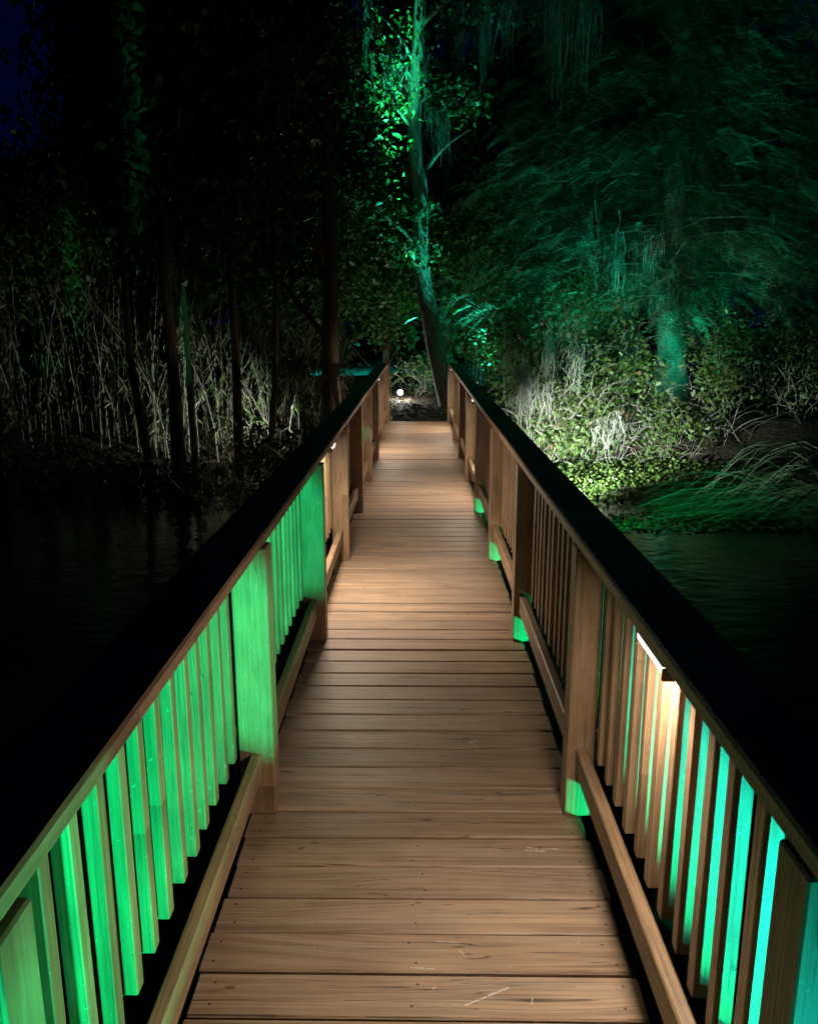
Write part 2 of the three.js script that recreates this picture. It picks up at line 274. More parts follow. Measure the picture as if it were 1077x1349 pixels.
// ---------------------------------------------------------------- lamps
const housingMat = new THREE.MeshStandardMaterial({ color: lin(0.05, 0.045, 0.04), roughness: 0.5, metalness: 0.6 });
const WARM = lin(1, 0.86, 0.68);
const glowMat = new THREE.MeshStandardMaterial({ color: lin(0.7, 0.7, 0.68), emissive: lin(1, 0.93, 0.82), emissiveIntensity: 2.2, roughness: 0.4 });
function railLamp(side, d, power, label) {
  const x = side * (side > 0 ? 0.531 : 0.513), g = thing('rail_light', P(x, 0.9235, d), label, 'light');
  mesh('housing', board(0.034, 0.014, 0.214, 0.003, 2, (u, v) => [u, v]), railMats[1], g, V(0, 0.0255, 0));
  const s = new THREE.Shape(); s.absarc(0, 0, 0.0135, Math.PI, 2 * Math.PI); s.lineTo(0.0135, 0.011); s.lineTo(-0.0135, 0.011); s.closePath();
  const e = new THREE.ExtrudeGeometry(s, { depth: 0.2, bevelEnabled: false, curveSegments: 8 }); e.translate(0, 0.006, -0.1);
  mesh('diffuser', e, glowMat, g);
  for (const k of [-1, 1]) mesh('end_cap', board(0.03, 0.03, 0.008, 0.003, 2, (u, v) => [u, v]), railMats[1], g, V(0, 0.001, k * 0.1035));
  const l = new THREE.RectAreaLight(WARM, power * 1.5, 0.03, 0.2); l.name = 'lamp_glow'; l.position.set(-side * 0.004, -0.0095, 0); l.lookAt(V(-side * 0.45, -1, 0).add(l.position)); 
  g.add(l); return g;
}
railLamp(1, 1.72, 470, 'small white strip light under the railing cap over green striped balusters');
railLamp(-1, 4.85, 780, 'small white strip light under the cap of the green flooded railing');
railLamp(1, 7.8, 720, 'small bright light under the railing cap halfway along the shrub side');
railLamp(-1, 10.7, 720, 'small far light under the cap of the green flooded railing by the teal glow');
railLamp(1, 13.0, 720, 'small far light under the railing cap beside the leaning tree');

function flood(pos, aim, color, cd, angle, pen, size, label, glow = 1.2) {
  const g = thing('flood_light', pos, label, 'light', null), dir = aim.clone().sub(pos).normalize(), q = new THREE.Quaternion().setFromUnitVectors(V(0, 1, 0), dir), head = V(0, 0.0, 0);
  const gy = Math.max(groundY(pos.x, -pos.z), -1.6);
  const st = new THREE.CylinderGeometry(0.012, 0.012, Math.max(0.06, pos.y - gy), 8); st.translate(0, -Math.max(0.06, pos.y - gy) / 2, 0); mesh('stake', st, housingMat, g);
  const lg = new THREE.LatheGeometry([[0, -0.075], [0.03, -0.07], [0.055, -0.03], [0.068, 0.045], [0.068, 0.06], [0.06, 0.06], [0.058, 0.046], [0, 0.046]].map(([a, b]) => new THREE.Vector2(a, b)), 20);
  mesh('housing', lg, housingMat, g, head).quaternion.copy(q);
  const ln = new THREE.LatheGeometry([[0, 0.056], [0.04, 0.053], [0.056, 0.048]].map(([a, b]) => new THREE.Vector2(a, b)).reverse(), 20);
  mesh('lens', ln, new THREE.MeshStandardMaterial({ color: lin(0.4, 0.4, 0.4), emissive: color.clone(), emissiveIntensity: glow, roughness: 0.3 }), g, head).quaternion.copy(q);
  const l = new THREE.SpotLight(color, cd, 0, angle * Math.PI / 180, pen, 2); l.castShadow = true; l.shadow.radius = size / 0.02; l.position.copy(dir).multiplyScalar(0.07 + size); l.target.position.copy(aim).sub(pos); l.name = 'lamp_beam'; l.target.name = 'lamp_aim';
  g.add(l); g.add(l.target); return g;
}
const GREEN = lin(0.0, 1, 0.37), CYAN = lin(0.01, 1, 0.78), TEAL = lin(0.02, 1, 0.62), WHITE = lin(0.93, 1, 0.9);
// beside the start of the boardwalk, behind the camera
flood(P(1.42, -0.2, -4.5), P(-0.55, 0.45, 1.6), GREEN, 480, 6.6, 0.25, 0.05, 'green flood light low beside the open start of the boardwalk');
flood(P(1.5, -0.2, -4.7), P(-0.55, 0.6, 7.4), TEAL, 1200, 1.5, 0.4, 0.02, 'teal flood light low beside the open start of the boardwalk');
flood(P(0.78, 0.2, 0.42), P(0.55, 0.8, 0.93), CYAN, 1.6, 30, 0.8, 0.01, 'tiny cyan spot light at the first post of the boarded railing bay');
flood(P(1.02, -0.06, 0.25), P(-0.5, 0.62, 0.86), GREEN, 15, 19, 0.8, 0.012, 'green spot light low under the boarded railing bay');
{
  const f = flood(P(1.16, 0.05, -0.3), P(0.58, 0.86, 1.8), CYAN, 44, 14.5, 0.5, 0.012, 'cyan spot light aimed along the outside of the railing');
  const visor = mesh('visor', board(0.24, 0.006, 1.1, 0.002, 2, (u, v) => [u, v]), housingMat, f, V(-0.086, 0.31, -0.45)); visor.rotation.z = 59.5 * Math.PI / 180;
  mesh('barn_door', board(0.2, 0.62, 0.006, 0.002, 1, (u, v) => [u, v]), housingMat, f, V(-0.258, 0.15, -0.374));
}
flood(P(1.18, -0.12, -0.35), P(0.58, 0.22, 1.95), GREEN, 46, 13, 0.9, 0.012, 'green spot light aimed along the outside of the railing');
// small green markers that catch the feet of the posts
for (const d of POSTS.slice(1, 5)) flood(P(0.8, -0.12, d - 0.3), P(0.53, 0.062, d), GREEN, 1.5, 10, 0.1, 0.004, 'small green spot below the deck edge aimed at a post foot').userData.group = 'green spots along the deck edge';

// ---------------------------------------------------------------- growth
const PAL = { leaf: [0.08, 0.15, 0.034], dead: [0.16, 0.1, 0.045], straw: [0.28, 0.27, 0.2], grey: [0.3, 0.29, 0.26], moss: [0.26, 0.28, 0.24], sedge: [0.06, 0.14, 0.05] };
function leafClump(G, R, c, rad, n, len, col, droop = 0.3) {
  const sz = 0.75 + 0.6 * R();
  for (let k = 0; k < n; k++) {
    const q = V(c.x + gauss(R) * rad, c.y + gauss(R) * rad * 0.75, c.z + gauss(R) * rad), dir = rdir(R); dir.y -= droop; dir.normalize();
    const side = rdir(R).cross(dir).normalize(), L = len * sz * (0.4 + 1.0 * R()); G.leaf(q, dir, side, L, L * (0.36 + 0.3 * R()), vary(R() < 0.05 ? PAL.dead : col, R));
  }
}
function moss(G, R, a, len, n, spread, col = PAL.moss, w = 0.012) {
  for (let k = 0; k < n; k++) {
    const L = len * (0.35 + 0.65 * R()), p = V(a.x + gauss(R) * spread * 1.3, a.y + gauss(R) * len * 0.22, a.z + gauss(R) * spread * 1.3), pts = [], ws = [];
    let x = p.x, z = p.z; for (let j = 0; j <= 6; j++) { pts.push(V(x, p.y - L * j / 6, z)); ws.push(w * (1 - 0.75 * j / 6) * (0.7 + 0.6 * R())); x += gauss(R) * 0.022; z += gauss(R) * 0.022; }
    G.ribbon(pts, ws, V(Math.cos(R() * 6), 0, Math.sin(R() * 6)), vary(col, R, 0.25));
  }
}
// a broad-leaved tree: trunk with limbs, leaf clumps through an uneven crown
function tree(o) {
  const R = rngOf(o.seed), base = P(o.x, groundY(o.x, o.d) - 0.08, o.d), g = thing(o.name, base, o.label, 'tree', o.group);
  const T = new Growth(base), top = V(o.x + (o.lean || 0), o.cy + o.ry * 0.6, -o.d), tp = [];
  for (let k = 0; k <= 14; k++) { const t = k / 14; tp.push(base.clone().lerp(top, t).add(V((fbm(t * 3, o.seed, 3) - 0.5) * (o.wob ?? 0.5) * t, 0, (fbm(t * 3, o.seed, 4) - 0.5) * 0.5 * t))); }
  T.tube(tp, tp.map((_, k) => o.r * (1 - 0.82 * k / 14) * (1 + 0.7 * Math.exp(-k * 1.2))), 12, [1, 1, 1], 0.12, o.seed);
  const cs = [];
  for (let k = 0; k < o.clumps; k++) { const v = rdir(R).multiplyScalar(Math.pow(R(), 0.42)); const n = 0.75 + 0.5 * fbm(v.x * 1.6 + o.seed, v.y * 1.6 + v.z, 5, 2); cs.push(V(o.x + (o.cx || 0) + v.x * o.rx * n, o.cy + v.y * o.ry * n, -o.d + v.z * o.rz * n)); }
  cs.slice(0, o.limbs ?? 14).forEach((c, k) => { const f = clamp((c.y - base.y - 0.8) / (top.y - base.y), 0.15, 0.92) * 0.85, s = tp[Math.floor(f * 14)], m = s.clone().lerp(c, 0.5).add(V(0, 0.25, 0)); const L = new Growth(base); L.tube(curvePts([s, m, c], 6), [0, 1, 2, 3, 4, 5, 6].map((j) => o.r * 0.34 * (1 - 0.12 * j)), 6, [1, 1, 1]); if (o.near) mesh('limb', L.geo(), o.bark || brownBark, g); else { const n0 = T.p.length / 3; T.p.push(...L.p); T.n.push(...L.n); T.c.push(...L.c); T.u.push(...L.u); T.i.push(...L.i.map((q) => q + n0)); } });
  mesh('trunk', T.geo(), o.bark || brownBark, g);
  const C = new Growth(base); for (const c of cs) leafClump(C, R, c, o.crad, o.per, o.leaf, o.col);
  mesh('crown', C.geo(), leafMat, g, null, 'stuff');
  if (o.moss) { const M = new Growth(base); for (let k = 0; k < o.moss; k++) { const c = cs[Math.floor(R() * cs.length)]; moss(M, R, c, o.mossLen || 1.2, 26, 0.08); } mesh('hanging_moss', M.geo(), dullMat, g, null, 'stuff'); }
  return g;
}
// far wood that closes the view
{
  const L = 'tall leafy tree standing dark in the wood behind the boardwalk', Gp = 'dark trees of the wood'; const R = rngOf(400);
  const xs = [[-20, 30, 7.6], [-15.2, 31, 8.2], [-11.8, 29, 7.6], [-6.9, 24, 11.0], [-5.2, 27, 13], [-2.6, 27, 14], [0.9, 27, 14], [3.6, 30, 14.5], [6.6, 26, 14], [9.6, 28, 15], [13, 25, 14.5], [17, 28, 14], [21.5, 30, 13], [-9, 33, 12], [12, 34, 15], [8, 35, 16], [16, 36, 16], [4.5, 36, 16], [20, 36, 15], [-4, 34, 15], [0.5, 35, 16]];
  xs.forEach(([x, d, h], k) => tree({ name: 'forest_tree', label: L, group: Gp, seed: 500 + k, x, d, r: 0.2 + 0.1 * R(), cy: h * 0.52, rx: 2.5 + R() * 0.8, ry: h * 0.5, rz: 2, clumps: 210, per: 30, crad: 0.42, leaf: 0.26, col: PAL.leaf, limbs: 8 }));
}
{
  const R = rngOf(470), base = P(0, 0, 42), C = new Growth(base);
  for (let k = 0; k < 1500; k++) { const a = (R() - 0.5) * 2.6, r = 40 + 6 * R(), x = Math.sin(a) * r, d = Math.cos(a) * r, h = 7.4 + 2.6 * fbm(a * 9 + 20, 3, 66, 2) - (a < -0.3 ? 1 : 0); leafClump(C, R, P(x, h * Math.pow(R(), 0.8) + 0.3, d), 0.7, 22, 0.55, PAL.leaf); }
  tag(mesh('far_wood', C.geo(), leafMat, scene, base), 'distant wood closing the view as one dark mass', 'wood', null, 'stuff');
}
// the dark trees between the reeds and the camera
tree({ name: 'broadleaf_tree', label: 'dark tree with a bare trunk rising beside the green flooded railing', seed: 31, x: -1.36, d: 13, r: 0.15, cy: 6.2, cx: -1.7, rx: 2.3, ry: 3.3, rz: 1.6, clumps: 330, per: 44, crad: 0.26, leaf: 0.13, col: PAL.leaf, limbs: 10, near: true, wob: 0.7 });
tree({ name: 'broadleaf_tree', label: 'dark bushy tree over the pale reeds, widest of the near trees', seed: 32, x: -3.2, d: 10.9, r: 0.1, cy: 5.8, rx: 1.05, ry: 3.3, rz: 1.6, clumps: 330, per: 44, crad: 0.28, leaf: 0.14, col: PAL.leaf, limbs: 10, near: true });
tree({ name: 'broadleaf_tree', label: 'dark tree at the open end of the reeds below the blue sky', seed: 33, x: -7.3, d: 14.5, r: 0.13, cy: 3.3, rx: 1.9, ry: 1.7, rz: 1.6, clumps: 240, per: 40, crad: 0.28, leaf: 0.14, col: PAL.leaf, limbs: 8, near: true });
[[-3.75, 11.4, 0.07], [-3.05, 11.2, 0.055], [-2.55, 11.6, 0.085], [-2.1, 11.3, 0.05]].forEach(([x, d, r], k) => tree({ name: 'slim_tree', label: 'slim dark trunk standing in front of the lit reeds', group: 'slim trunks before the reeds', seed: 60 + k, x, d, r, cy: 4.4, rx: 0.9, ry: 2.0, rz: 0.8, clumps: 46, per: 36, crad: 0.24, leaf: 0.12, col: PAL.leaf, limbs: 6, near: true, lean: (k - 1.5) * 0.2 }));

// leaning tree beyond the end of the boardwalk
{
  const R = rngOf(90), base = P(0.72, groundY(0.72, 17) - 0.05, 17), g = thing('leaning_tree', base, 'tall leaning tree with teal lit trunk and bright green leaves past the boardwalk end', 'tree');
  const line = [[0.72, -0.1], [0.47, 0.67], [0.31, 1.43], [0.12, 2.47], [0.03, 3.33], [0.04, 4.18], [-0.07, 5.0], [-0.07, 5.94], [0, 6.86], [0.03, 7.6], [0.12, 9], [0.05, 10.5]].map(([x, y]) => P(x, y, 17));
  const tp = curvePts(line, 44), T = new Growth(base);
  T.tube(tp, tp.map((_, k) => (0.185 - 0.0022 * k) * (1 + 0.35 * Math.exp(-k / 3))), 16, [1, 1, 1], 0.16, 8); mesh('trunk', T.geo(), greyBark, g);
  const at = (y) => tp.reduce((a, b) => Math.abs(b.y - y) < Math.abs(a.y - y) ? b : a);
  const limbs = [[3.2, -1.4, 4.0, 0.4], [4.4, 0.95, 5.2, 0.3], [5.3, -1.0, 6.1, 0.5], [5.6, 1.0, 5.9, 0.4], [6.4, -0.9, 7.3, 0.4], [7.0, 1.3, 7.8, 0.2], [7.6, -1.6, 8.6, 0.2], [8.2, 1.4, 9.2, -0.3], [9, -0.8, 10.4, 0.3], [2.9, -0.85, 3.2, 0.3]];
  for (const [y0, dx, y1, dz] of limbs) { const s = at(y0), e = V(s.x + dx, y1, s.z + dz), L = new Growth(base); L.tube(curvePts([s, s.clone().lerp(e, 0.5).add(V(0, 0.12, 0)), e], 8), [8, 7, 6, 5, 4, 3.4, 2.8, 2.2, 1.6].map((q) => q * 0.006), 7, [1, 1, 1]); mesh('limb', L.geo(), greyBark, g); }
  const C = new Growth(base);
  const cl = [[-0.45, 6.3, 0.32, 150], [-0.2, 6.95, 0.18, 60], [-0.75, 6.0, 0.3, 110], [-0.5, 5.6, 0.24, 80], [0.55, 5.75, 0.28, 130], [0.9, 5.6, 0.22, 70], [0.3, 5.9, 0.18, 60], [-1.1, 6.8, 0.35, 120], [-1.2, 5.6, 0.3, 90], [-0.9, 4.6, 0.34, 110], [-0.6, 4.9, 0.25, 70], [0.05, 3.75, 0.2, 110], [-0.2, 2.95, 0.24, 120], [0.15, 3.0, 0.2, 90], [-0.75, 3.1, 0.26, 110], [-1.3, 7.6, 0.4, 120], [1.2, 7.4, 0.4, 120], [-1.5, 8.6, 0.5, 150], [1.3, 9, 0.5, 150], [0, 10, 0.6, 200], [-0.8, 10.2, 0.5, 140], [0.5, 7.2, 0.3, 60], [-0.9, 3.9, 0.3, 80], [-1.35, 4.0, 0.25, 80]];
  for (const [x, y, r, n] of cl) leafClump(C, R, P(x, y, 16.75 - 0.2 * R()), r, n * 1.6, 0.105, PAL.leaf, 0.5);
  mesh('crown', C.geo(), leafMat, g, null, 'stuff');
  const M = new Growth(base);
  for (const [x, y, l, n] of [[-0.52, 6.45, 0.7, 60], [-0.32, 6.35, 0.6, 50], [-0.62, 6.3, 0.5, 30], [0.18, 6.4, 0.9, 30], [0.42, 5.5, 0.9, 40], [0.75, 7.6, 1.4, 60], [1.2, 7.5, 1.5, 60], [1.6, 7.7, 1.3, 50], [-0.95, 7.4, 1.6, 50], [0.25, 5.5, 0.5, 24], [-1.25, 6.7, 1.2, 40]]) moss(M, R, P(x, y, 16.7), l, n, 0.07, PAL.moss, 0.02);
  mesh('hanging_moss', M.geo(), dullMat, g, null, 'stuff');
}
// understorey behind the end of the boardwalk
tree({ name: 'understorey_tree', label: 'rounded leafy tree between the leaning tree and the feathery cypress', seed: 71, x: 2.3, d: 20.5, r: 0.12, cy: 2.9, rx: 1.9, ry: 2.7, rz: 1.2, clumps: 260, per: 46, crad: 0.26, leaf: 0.12, col: PAL.leaf, moss: 10 });
tree({ name: 'understorey_tree', label: 'low leafy tree behind the path between leaning tree and bare trunk', seed: 72, x: -0.8, d: 20.5, r: 0.1, cy: 2.7, rx: 1.2, ry: 1.7, rz: 1.0, clumps: 170, per: 44, crad: 0.24, leaf: 0.11, col: PAL.leaf });
tree({ name: 'understorey_tree', label: 'teal lit leafy tree behind the bare dark trunk', seed: 73, x: -2.6, d: 19.5, r: 0.1, cy: 3.2, rx: 1.5, ry: 1.9, rz: 1.0, clumps: 180, per: 44, crad: 0.24, leaf: 0.11, col: PAL.leaf });

// feathery cypress
{
  const R = rngOf(120), base = P(5.45, groundY(5.45, 18) - 0.1, 18), g = thing('cypress_tree', base, 'big cypress with straight teal trunk and drooping feathery foliage', 'tree');
  const T = new Growth(base), tp = []; for (let k = 0; k <= 26; k++) tp.push(V(base.x - 0.045 * k * 0.5 + 0.04 * Math.sin(k), base.y + k * 0.5, base.z));
  T.tube(tp, tp.map((_, k) => 0.27 * (1 - 0.026 * k) * (1 + 0.9 * Math.exp(-k * 0.75))), 18, [1, 1, 1], 0.1, 44); mesh('trunk', T.geo(), greyBark, g);
  const C = new Growth(base), col = [0.075, 0.11, 0.06];
  const spray = (p, dir, L) => {
    const side = dir.clone().cross(V(R() - 0.5, 0.3 + R(), R() - 0.5)).normalize(), n = side.clone().cross(dir), c = vary(col, R, 0.3);
    for (let k = 0; k < 11; k++) { const t = (k + 0.5) / 11, q = p.clone().addScaledVector(dir, L * t).add(V(0, -L * 0.25 * t * t, 0)); for (const s of [-1, 1]) { const e = q.clone().addScaledVector(side, s * L * 0.24 * (1 - 0.6 * t)).addScaledVector(dir, L * 0.12).addScaledVector(n, (R() - 0.5) * 0.02); C.sliver(q, e, 0.022, dir, c); } }
  };
  const B = new Growth(base);
  for (let k = 0; k < 80; k++) {
    const hy = 2.3 + 9.5 * Math.pow((k + R()) / 80, 1.1), s = V(base.x - 0.022 * hy, hy, base.z); let az = R() * 6.283; if (k % 3 === 0) az = Math.PI + (R() - 0.5) * 1.4;
    const len = (4.9 - 0.26 * hy) * (0.65 + 0.5 * R()), dz = Math.sin(az), dx = Math.cos(az), e = V(s.x + dx * len, s.y + 0.1 - len * (0.16 + 0.22 * R()), s.z + dz * len * 0.75), m = s.clone().lerp(e, 0.5).add(V(0, 0.35, 0));
    const pts = curvePts([s, m, e], 12), L = new Growth(base); L.tube(pts, pts.map((_, j) => 0.026 * (1 - 0.075 * j)), 5, [1, 1, 1]); mesh('limb', L.geo(), greyBark, g);
    for (let j = 2; j <= 12; j++) for (let q = 0; q < 17; q++) {
      const p = pts[j].clone().add(V(gauss(R) * 0.3, gauss(R) * 0.17 - 0.1 * R(), gauss(R) * 0.3)), dir = V(dx + gauss(R) * 0.7, -0.55 + gauss(R) * 0.35, dz + gauss(R) * 0.7).normalize();
      spray(p, dir, 0.35 + 0.4 * R());
      if (R() < 0.05) { const e2 = p.clone().addScaledVector(dir, 0.6); B.ribbon([p, p.clone().lerp(e2, 0.5).add(V(0, 0.03, 0)), e2], [0.016, 0.011, 0.004], rdir(R), vary(PAL.grey, R)); }
    }
  }
  for (let k = 0; k < 420; k++) { const y = 3.2 + 6.5 * R(); spray(V(base.x - 0.022 * y + gauss(R) * 0.35, y, base.z + 0.35 + 0.5 * R()), V(gauss(R) * 0.5, -0.7, gauss(R) * 0.4 + 0.2).normalize(), 0.4 + 0.3 * R()); }
  mesh('foliage', C.geo(), dullMat, g, null, 'stuff'); mesh('twigs', B.geo(), dullMat, g, null, 'stuff');
  const M = new Growth(base); for (const [x, y, d, l] of [[5.15, 3.3, 17.6, 0.7], [4.9, 2.9, 17.5, 0.7], [5.0, 2.4, 17.4, 0.6], [3.4, 3.4, 17, 1.2], [3.9, 3.1, 17, 1.0], [2.6, 7.6, 17, 1.6], [3.1, 7.8, 17, 1.8], [4.6, 3.2, 17.2, 0.8]]) moss(M, R, P(x, y, d), l, 60, 0.1, PAL.moss, 0.02);
  mesh('hanging_moss', M.geo(), dullMat, g, null, 'stuff');
}

// shrubs on the lit bank
function twigs(G, R, c, rx, ry, n, len, col, r = 0.006) {
  for (let k = 0; k < n; k++) {
    const p = V(c.x + gauss(R) * rx, groundY(c.x, -c.z) - 0.02 + Math.abs(gauss(R)) * ry * 0.35, c.z + gauss(R) * rx * 0.5), L = len * (0.4 + 0.8 * R()), a = R() * 6.28, pts = [p.clone()]; let d = V(Math.cos(a) * 0.5, 0.6 + 0.6 * R(), Math.sin(a) * 0.5).normalize(), q = p.clone();
    for (let j = 0; j < 7; j++) { d.add(V(gauss(R) * 0.22, -0.16 + gauss(R) * 0.2, gauss(R) * 0.22)).normalize(); q = q.clone().addScaledVector(d, L / 7); pts.push(q); }
    G.tube(pts, pts.map((_, j) => r * (1.1 - 0.13 * j) * (0.7 + 0.6 * R())), 4, vary(col, R, 0.3));
  }
}
function shrub(o) {
  const R = rngOf(o.seed), base = P(o.x, groundY(o.x, o.d), o.d), g = thing(o.name || 'shrub', base, o.label, 'shrub', o.group);
  const S = new Growth(base); twigs(S, R, base, o.rx * 0.5, o.h, o.stems, o.h * (o.sl || 0.85), o.stemCol || PAL.grey, o.sr || 0.007); mesh('stems', S.geo(), dullMat, g, null, 'stuff');
  const C = new Growth(base);
  for (let k = 0; k < o.clumps; k++) { const v = rdir(R).multiplyScalar(Math.pow(R(), 0.45)); if (vn(v.x * 3.1 + o.seed, v.y * 3.1 + v.z * 1.7, 19) < 0.36) continue; leafClump(C, R, V(base.x + v.x * o.rx, base.y + (o.y0 || 0) + (v.y * 0.5 + 0.5) * o.h, base.z + v.z * (o.rz || o.rx * 0.6)), o.crad || 0.13, o.per, o.leaf, o.col, 0.2); }
  mesh('leaves', C.geo(), o.mat || leafMat, g, null, 'stuff');
  if (o.moss) { const M = new Growth(base); for (const [x, y, d, l, n] of o.moss) moss(M, R, P(x, y, d), l, n, 0.05, PAL.moss, 0.014); mesh('hanging_moss', M.geo(), dullMat, g, null, 'stuff'); }
  return g;
}
shrub({ seed: 201, x: 2.35, d: 13.0, rx: 0.95, h: 1.9, sl: 0.6, sr: 0.006, stems: 210, clumps: 210, per: 18, leaf: 0.08, col: PAL.leaf, mat: thinLeaf, moss: [[1.56, 0.95, 12.4, 0.8, 70], [1.7, 0.8, 12.4, 0.6, 40], [1.95, 0.7, 12.5, 0.5, 25], [2.4, 1.2, 12.6, 0.6, 50], [2.0, 1.3, 12.8, 0.7, 40], [2.95, 0.25, 12.4, 0.5, 40], [2.75, 0.1, 12.3, 0.4, 30]], label: 'white lit tangle of bare twigs and hanging moss beside the railing' });
shrub({ seed: 202, x: 3.3, d: 13.4, rx: 0.75, h: 1.9, stems: 50, sr: 0.004, clumps: 170, per: 22, leaf: 0.085, col: PAL.leaf, mat: thinLeaf, label: 'yellow green leafy shrub between the twig tangle and the teal cypress trunk' });
shrub({ seed: 209, x: 4.85, d: 13.6, rx: 0.6, h: 1.95, stems: 40, sr: 0.004, y0: 0.1, clumps: 95, per: 20, leaf: 0.085, col: PAL.leaf, mat: thinLeaf, label: 'loose yellow green shrub between the teal cypress trunk and the pale sedge' });
shrub({ seed: 210, x: 4.05, d: 13.2, rx: 0.5, h: 0.95, stems: 40, sr: 0.004, clumps: 60, per: 20, leaf: 0.075, col: PAL.leaf, mat: thinLeaf, label: 'low leafy shrub hiding the foot of the teal cypress trunk' });
shrub({ seed: 203, x: 2.6, d: 14.7, rx: 1.2, h: 2.9, stems: 40, clumps: 230, per: 22, leaf: 0.08, col: PAL.leaf, mat: thinLeaf, label: 'tall dull green shrub behind the mossy twig tangle' });
shrub({ seed: 204, x: 1.9, d: 15.6, rx: 1.0, h: 2.6, stems: 30, clumps: 150, per: 22, leaf: 0.08, col: PAL.leaf, label: 'shadowy shrub close to the far end of the railing' });
shrub({ seed: 205, x: 0.12, d: 19.0, rx: 0.6, h: 0.85, stems: 40, clumps: 70, per: 24, leaf: 0.085, col: PAL.leaf, mat: thinLeaf, label: 'low white lit bush beside the bright path lamp' });
shrub({ seed: 208, x: -2.0, d: 14.9, rx: 0.9, h: 1.8, stems: 90, clumps: 90, per: 20, leaf: 0.075, col: PAL.leaf, mat: thinLeaf, label: 'pale lit bush behind the reeds beside the bare dark trunk' });
shrub({ seed: 206, x: -1.75, d: 9.6, rx: 0.75, h: 1.7, stems: 60, clumps: 110, per: 24, leaf: 0.09, col: PAL.leaf, label: 'unlit leafy bush against the outside of the green flooded railing' });
shrub({ seed: 207, x: 6.6, d: 15, rx: 1.6, h: 1.9, stems: 60, clumps: 130, per: 20, leaf: 0.09, col: PAL.leaf, label: 'dark bush behind the arching sedge' });

[[-6.4, 11.9, 0.9], [-5.1, 11.5, 0.75], [-3.9, 11.2, 0.7], [-2.8, 10.9, 0.65], [-1.9, 11.6, 0.8]].forEach(([x, d, h], k) => shrub({ name: 'waterside_bush', seed: 240 + k, x, d, rx: 0.85, h: h + 0.3, y0: 0.1, stems: 40, clumps: 70, per: 22, leaf: 0.09, col: PAL.leaf, label: 'low unlit bush at the water before the pale reeds', group: 'dark bushes before the reeds' }));
// reeds lit from beside the boardwalk
function thicket(x, d, seed, n, hgt, label) {
  const R = rngOf(seed), base = P(x, groundY(x, d), d), g = thing('reed_thicket', base, label, 'reeds', 'reed thickets on the dark bank'), S = new Growth(base), C = new Growth(base);
  for (let k = 0; k < n; k++) {
    const p = V(x + gauss(R) * 0.55, base.y - 0.1, base.z + gauss(R) * 0.45), h = hgt * (0.5 + 0.65 * R()), lx = gauss(R) * 0.22, lz = gauss(R) * 0.16, pts = [], col = vary(PAL.straw, R, 0.4);
    for (let j = 0; j <= 6; j++) { const t = j / 6; pts.push(V(p.x + lx * t * t * h + gauss(R) * 0.01, p.y + h * t, p.z + lz * t * t * h)); }
    S.tube(pts, pts.map((_, j) => (0.007 + 0.006 * hash2(k, 1, seed)) * (1 - 0.11 * j)), 5, col);
    for (let j = 0; j < 20; j++) { const t = 0.12 + 0.88 * R(), i = Math.min(5, Math.floor(t * 6)), q = pts[i].clone().lerp(pts[i + 1], t * 6 - i), dir = V(gauss(R) * 0.5, -0.5 - 0.5 * R(), gauss(R) * 0.5).normalize(), side = rdir(R).cross(dir).normalize(); C.leaf(q, dir, side, 0.1 + 0.13 * R(), 0.016 + 0.016 * R(), vary(R() < 0.4 ? PAL.straw : PAL.leaf, R)); }
  }
  mesh('stems', S.geo(), dullMat, g, null, 'stuff'); mesh('leaves', C.geo(), leafMat, g, null, 'stuff');
}
[[-1.9, 14.1, 34, 2.0], [-2.7, 13.9, 36, 2.5], [-3.5, 13.8, 38, 2.8], [-4.4, 13.9, 36, 2.9], [-5.4, 14.0, 28, 3.0], [-6.5, 14.1, 24, 3.2]].forEach(([x, d, n, h], k) => thicket(x, d, 300 + k, n, h, 'upright pale reed stems with narrow leaves, lit grey white on the dark bank'));

// sedge leaning over the water
function sedge(x, d, seed, n, len, dirA, spread, rise, col, label) {
  const R = rngOf(seed), base = P(x, Math.max(groundY(x, d), -0.62), d), g = new Growth(base);
  for (let k = 0; k < n; k++) {
    const a = dirA + gauss(R) * spread, L = len * (0.45 + 0.6 * R()), up = rise * (0.5 + R()), p = V(base.x + gauss(R) * 0.22, base.y - 0.04, base.z + gauss(R) * 0.25), pts = [], ws = [];
    for (let j = 0; j <= 9; j++) { const t = j / 9; pts.push(V(p.x + Math.cos(a) * L * t, p.y + up * L * (t - (0.75 + 0.3 * R() * 0.1) * t * t * 1.15), p.z + Math.sin(a) * L * t * 0.8)); ws.push(0.022 * (1 - t * 0.9)); }
    g.ribbon(pts, ws, V(-Math.sin(a) * 0.6, 0.25 + R() * 0.6, Math.cos(a) * 0.6).normalize(), vary(R() < 0.22 ? PAL.straw : col, R, 0.7));
  }
  tag(mesh('sedge_clump', g.geo(), leafMat, scene, base), label, 'sedge');
}
sedge(4.75, 9.7, 601, 120, 2.1, Math.PI, 0.28, 0.5, PAL.sedge, 'long green sedge blades lying flat over the black water');
sedge(3.9, 10.2, 602, 130, 1.3, Math.PI, 0.4, 0.45, PAL.sedge, 'shorter sedge blades beside the round leaved ground cover');
sedge(5.0, 9.1, 603, 120, 1.7, Math.PI + 0.1, 0.45, 1.5, PAL.straw, 'tall pale arching sedge blades above the flattened green ones');
